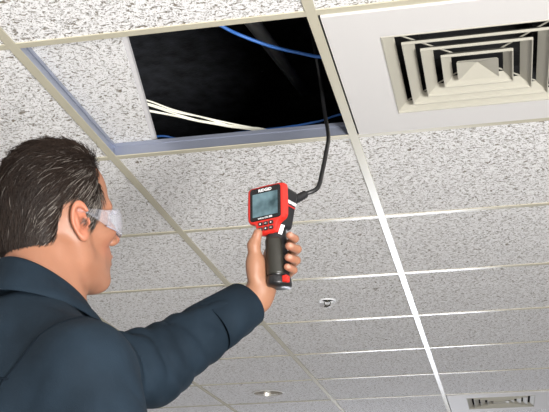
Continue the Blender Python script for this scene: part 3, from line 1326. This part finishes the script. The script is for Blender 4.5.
for s in (-1, 1):
    V, F = [], []
    nu, nv = 20, 8
    for i in range(nu + 1):
        ph = math.radians(3 + 71 * i / nu) * s
        t = i / nu
        for j in range(nv + 1):
            w = j / nv
            zt, zb = .017 - .004 * t * t, -.030 + .018 * t ** 2 + .012 * max(0, 1 - t * 5)
            V.append((.026 + .094 * math.cos(ph) - .004 * (2 * w - 1) ** 2, .078 * math.sin(ph), zb + (zt - zb) * w))
    for i in range(nu):
        for j in range(nv):
            a = i * (nv + 1) + j
            F.append((a, a + 1, a + nv + 2, a + nv + 1))
    g_part('lens', V, F, M_lens)
    rim = [V[i * (nv + 1)] for i in range(nu + 1)]
    Vt, Ft = tube(rim, .0012, 6)
    o = mesh_obj('lens_rim', head2w(np.array([tuple(v) for v in Vt])), Ft, M_lens_edge, smooth=True)
    o.parent = gl_root
    o.matrix_parent_inverse = ginv
    # side arm: broad clear blade narrowing to the ear hook
    V, F = [], []
    prof = [(.054, .0775, -.012, .013), (.040, .0810, -.010, .0135), (.026, .0830, -.002, .0150), (.012, .0830, .006, .0160), (.0, .0820, .011, .0175), (-.012, .0800, .012, .0170)]
    for x, y, z0, z1 in prof:
        V += [(x, s * y, z0), (x, s * y, (z0 + z1) / 2), (x, s * y, z1)]
    for i in range(len(prof) - 1):
        for j in range(2):
            a = i * 3 + j
            F.append((a, a + 1, a + 4, a + 3))
    g_part('side_arm', V, F, M_lens, .0025)
V, F = tube([(.119, -.006, .012), (.121, 0, .013), (.119, .006, .012)], .0035, 8)
o = mesh_obj('bridge', head2w(np.array([tuple(v) for v in V])), F, M_lens_edge, smooth=True)
o.parent = gl_root
o.matrix_parent_inverse = ginv

# ------------------------------------------------------------------ the inspection camera
tool = empty('inspection_camera', tuple(TOOL_O), 'red and black handheld inspection camera with a lit screen, held up in the left hand', 'inspection camera')
tm = Matrix.Identity(4)
for i in range(3):
    for j in range(3):
        tm[i][j] = TOOL_R[i][j] * TS
tm.translation = Vector(TOOL_O)
tool.matrix_world = tm


def rrect(w0, w1, y0, y1, r0, r1, seg=6):
    """outline with half-widths w0 at the bottom (y0), w1 at the top (y1), rounded"""
    pts = []
    for (cx, cy, r, a) in ((w1 - r1, y1 - r1, r1, 0), (-(w1 - r1), y1 - r1, r1, 90), (-(w0 - r0), y0 + r0, r0, 180), (w0 - r0, y0 + r0, r0, 270)):
        for k in range(seg + 1):
            t = math.radians(a + 90 * k / seg)
            pts.append((cx + r * math.cos(t), cy + r * math.sin(t)))
    return pts


def loft(outlines, close0=True, close1=True):
    V, F = [], []
    n = len(outlines[0][0])
    for pts, z in outlines:
        V += [(x, y, z) for x, y in pts]
    for i in range(len(outlines) - 1):
        for k in range(n):
            F.append((i * n + k, i * n + (k + 1) % n, (i + 1) * n + (k + 1) % n, (i + 1) * n + k))
    if close0:
        F.append(tuple(range(n - 1, -1, -1)))
    if close1:
        F.append(tuple((len(outlines) - 1) * n + k for k in range(n)))
    return V, F


def t_part(name, V, F, material, parent=None, smooth=False):
    return mesh_obj(name, V, F, material, parent or tool, smooth)


def scale_o(pts, s, c=(0, 0)):
    return [((x - c[0]) * s + c[0], (y - c[1]) * s + c[1]) for x, y in pts]


def head_outline(g=0.):
    """bezel: square screen end narrowing to the button pad"""
    P = [(.0445, .046), (.0425, .0505), (.036, .0535), (0, .0545), (-.036, .0535), (-.0425, .0505), (-.0445, .046), (-.0455, .0), (-.0445, -.026),
         (-.040, -.0335), (-.030, -.0375), (-.0255, -.043), (-.0245, -.056), (-.021, -.0625), (-.012, -.0655), (.012, -.0655), (.021, -.0625), (.0255, -.056),
         (.0275, -.043), (.033, -.0375), (.041, -.0325), (.0447, -.025), (.0455, .0)]
    return [(x * (1 - g / .045), (y + .005) * (1 - g / .058) - .005) for x, y in P]


V, F = loft([(head_outline(.004), -.009), (head_outline(.0), -.005), (head_outline(.0), .004), (head_outline(.002), .008), (head_outline(.005), .0095)])
t_part('bezel', V, F, M_red)
# housing behind, tapering to the probe socket
V, F = loft([(scale_o(rrect(.030, .0425, -.052, .049, .012, .010), 1.0), -.004), (rrect(.029, .0420, -.046, .048, .012, .010), -.046), (rrect(.021, .031, -.026, .044, .010, .011), -.062),
             (rrect(.015, .018, -.004, .034, .008, .008), -.074), (rrect(.012, .013, .002, .028, .007, .007), -.080)][::-1])
t_part('housing', V, F, M_tool_black)
# glossy fascia with the screen
V, F = loft([(rrect(.0365, .0365, -.031, .0485, .006, .006), .0085), (rrect(.0365, .0365, -.031, .0485, .006, .006), .0103), (rrect(.0355, .0355, -.030, .0475, .006, .006), .0108)])
fascia = t_part('fascia', V, F, M_gloss)
scr = bpy.data.materials.new('lit_screen')
scr.use_nodes = True
nt = scr.node_tree
b = nt.nodes['Principled BSDF']
b.inputs['Base Color'].default_value = (.01, .01, .01, 1)
b.inputs['Roughness'].default_value = .15
tc = nt.nodes.new('ShaderNodeTexCoord')
nz = nt.nodes.new('ShaderNodeTexNoise')
nz.inputs['Scale'].default_value = 34
nz.inputs['Detail'].default_value = 2
nt.links.new(tc.outputs['Object'], nz.inputs['Vector'])
sx = nt.nodes.new('ShaderNodeSeparateXYZ')
nt.links.new(tc.outputs['Object'], sx.inputs[0])
ma = nt.nodes.new('ShaderNodeMath')
ma.operation = 'MULTIPLY_ADD'
ma.inputs[1].default_value = -5.5
nt.links.new(sx.outputs[0], ma.inputs[0])
nt.links.new(nz.outputs['Fac'], ma.inputs[2])
rp = nt.nodes.new('ShaderNodeValToRGB')
rp.color_ramp.elements[0].position = .28
rp.color_ramp.elements[0].color = (.035, .10, .12, 1)
rp.color_ramp.elements[1].position = .75
rp.color_ramp.elements[1].color = (.30, .50, .56, 1)
nt.links.new(ma.outputs[0], rp.inputs['Fac'])
nt.links.new(rp.outputs['Color'], b.inputs['Emission Color'])
b.inputs['Emission Strength'].default_value = .75
V, F = loft([(rrect(.0300, .0300, -.0215, .0345, .001, .001, 2), .0100), (rrect(.0300, .0300, -.0215, .0345, .001, .001, 2), .0112)])
t_part('screen', V, F, scr)


def text(body_s, size, loc, material, name, rotm=None, bold=.0, depth=.0002, shear=0):
    cu = bpy.data.curves.new(name, 'FONT')
    cu.body = body_s
    cu.size = size
    cu.align_x = 'CENTER'
    cu.align_y = 'CENTER'
    cu.extrude = depth
    cu.offset = bold
    cu.shear = shear
    tmp = bpy.data.objects.new(name, cu)
    COL.objects.link(tmp)
    dg = bpy.context.evaluated_depsgraph_get()
    me = bpy.data.meshes.new_from_object(tmp.evaluated_get(dg))
    bpy.data.objects.remove(tmp)
    me.materials.clear()
    me.materials.append(material)
    o = bpy.data.objects.new(name, me)
    link(o, tool)
    mt = Matrix.Translation(loc)
    if rotm is not None:
        mt = mt @ rotm
    o.matrix_local = mt
    return o


text('RIDGID', .0095, (0, .0412, .0110), M_print, 'lettering', bold=.0003)
text('micro CA-300', .0058, (0, -.0262, .0110), M_print, 'lettering', bold=.0001)
# six buttons with white symbols
for r in range(2):
    for c in range(3):
        bx_, by_ = (c - 1) * .0125 + .001, -.0405 - r * .0125
        V, F = loft([(scale_o(rrect(.0048, .0048, -.0042, .0042, .0015, .0015, 3), 1), .0085), (rrect(.0048, .0048, -.0042, .0042, .0015, .0015, 3), .0112), (rrect(.0042, .0042, -.0036, .0036, .0013, .0013, 3), .0118)])
        bt = t_part('button', [(x + bx_, y + by_, z) for x, y, z in V], F, M_tool_black)
        bm = bmesh.new()
        if (r + c) % 2:
            add_box(bm, (bx_ - .0022, by_ - .0006, .0116), (bx_ + .0022, by_ + .0006, .0120))
        else:
            add_box(bm, (bx_ - .0014, by_ - .0014, .0116), (bx_ + .0014, by_ + .0014, .0120))
        bm_obj('symbol', bm, M_print, bt)


# side label on the right flank of the housing
side_rot = Matrix.Rotation(math.radians(68), 4, 'Y')
text('RIDGID', .0105, (.0402, .012, -.027), M_print, 'lettering', Matrix.Rotation(math.radians(90), 4, 'Y') @ Matrix.Rotation(math.radians(-4), 4, 'X'), bold=.0004, depth=.0008)
bm = bmesh.new()
add_box(bm, (-.015, -.0012, -.001), (.015, .0012, .0010), 0, Matrix.Translation((.0386, .0035, -.027)) @ Matrix.Rotation(math.radians(90), 4, 'Y'))
bm_obj('stripe', bm, M_redprint, tool)

bpy.context.view_layer.update()
for o in list(tool.children):                      # the screen end is a little wider than tall
    mt = o.matrix_local.copy()
    o.matrix_local = Matrix.Diagonal((1, .88, 1, 1)) @ mt
# handle: oval grip, flared foot, red accent
def oval(cx, cz, rx, rz, n=28):
    return [(cx + rx * math.cos(2 * math.pi * k / n) * (1 - .10 * abs(math.sin(4 * math.pi * k / n))), cz + rz * math.sin(2 * math.pi * k / n)) for k in range(n)]


def loft_y(rows, caps_=True):
    V, F = [], []
    n = len(rows[0][1])
    for y, pts in rows:
        V += [(x, y, z) for x, z in pts]
    for i in range(len(rows) - 1):
        for k in range(n):
            F.append((i * n + k, (i + 1) * n + k, (i + 1) * n + (k + 1) % n, i * n + (k + 1) % n))
    if caps_:
        F.append(tuple(range(n)))
        F.append(tuple((len(rows) - 1) * n + k for k in range(n - 1, -1, -1)))
    return V, F


V, F = loft_y([(-.040, oval(.006, -.020, .022, .022)), (-.062, oval(.008, -.018, .0215, .024)), (-.085, oval(.010, -.017, .0215, .025)), (-.115, oval(.012, -.017, .0225, .026)), (-.140, oval(.0135, -.017, .0225, .026)), (-.147, oval(.014, -.017, .0225, .026))])
t_part('handle', V, F, M_tool_black, smooth=True)
# lighter grip panel wrapped round the front of the handle
V, F = [], []
rows = [(-.066, .009, .0150), (-.070, .0093, .0175), (-.090, .0107, .0180), (-.118, .0122, .0185), (-.138, .0135, .0185), (-.143, .0138, .0180)]
m_ = 10
for y, cx, w in rows:
    for k in range(m_ + 1):
        a = math.radians(28 + 124 * k / m_)
        V.append((cx + .0232 * math.cos(a) * (w / .0185), y, -.017 + .0275 * math.sin(a)))
for i in range(len(rows) - 1):
    for k in range(m_):
        q = i * (m_ + 1) + k
        F.append((q, q + 1, q + m_ + 2, q + m_ + 1))
gp = t_part('grip_panel', V, F, M_grip, smooth=True)
sm = gp.modifiers.new('thickness', 'SOLIDIFY')
sm.thickness = .002
V, F = loft_y([(-.145, oval(.014, -.017, .0238, .0275)), (-.148, oval(.0142, -.017, .0250, .0285)), (-.160, oval(.015, -.017, .0255, .029)), (-.164, oval(.015, -.017, .0240, .0275))])
t_part('battery_cap', V, F, M_tool_black, smooth=True)
bm = bmesh.new()
add_box(bm, (.0315, -.161, -.012), (.0425, -.147, .002), .002)
bm_obj('red_latch', bm, M_red, tool)
# white flash on the neck between bezel and grip
bm = bmesh.new()
add_box(bm, (-.004, -.010, -.001), (.004, .010, .001), .0006, Matrix.Translation((.0290, -.050, -.004)) @ Matrix.Rotation(math.radians(-22), 4, 'Z') @ Matrix.Rotation(math.radians(30), 4, 'Y'))
bm_obj('neck_flash', bm, M_white, tool)
# probe socket, ribbed strain relief and flexible probe
sock = [(.008, .030, -.062), (.014, .039, -.080), (.022, .047, -.092), (.031, .056, -.102)]


def t2w(p):
    return Vector(tool2w(np.array(p)))


V, F = tube(smooth_path(sock, 5), [.0105, .0105, .010, .0095, .0092, .0090, .0102, .0085, .0098, .0082, .0095, .0080, .0092, .0078, .0088, .0074], 16)
t_part('strain_relief', V, F, M_rubber, smooth=True)
ti = tm.inverted()
wp = [(.588, .225, 2.012), (.591, .275, 2.080), (.582, .37, 2.155), (.564, .442, 2.25), (.556, .45, 2.33), (.548, .43, 2.40), (.530, .45, 2.49), (.46, .56, 2.62)]
pp = [Vector(sock[-2]), Vector(sock[-1]), Vector((.048, .072, -.122))] + [ti @ Vector(p) for p in wp]
V, F = tube(smooth_path(pp, 8), .0048, 12)
t_part('flexible_probe', V, F, M_rubber, smooth=True)
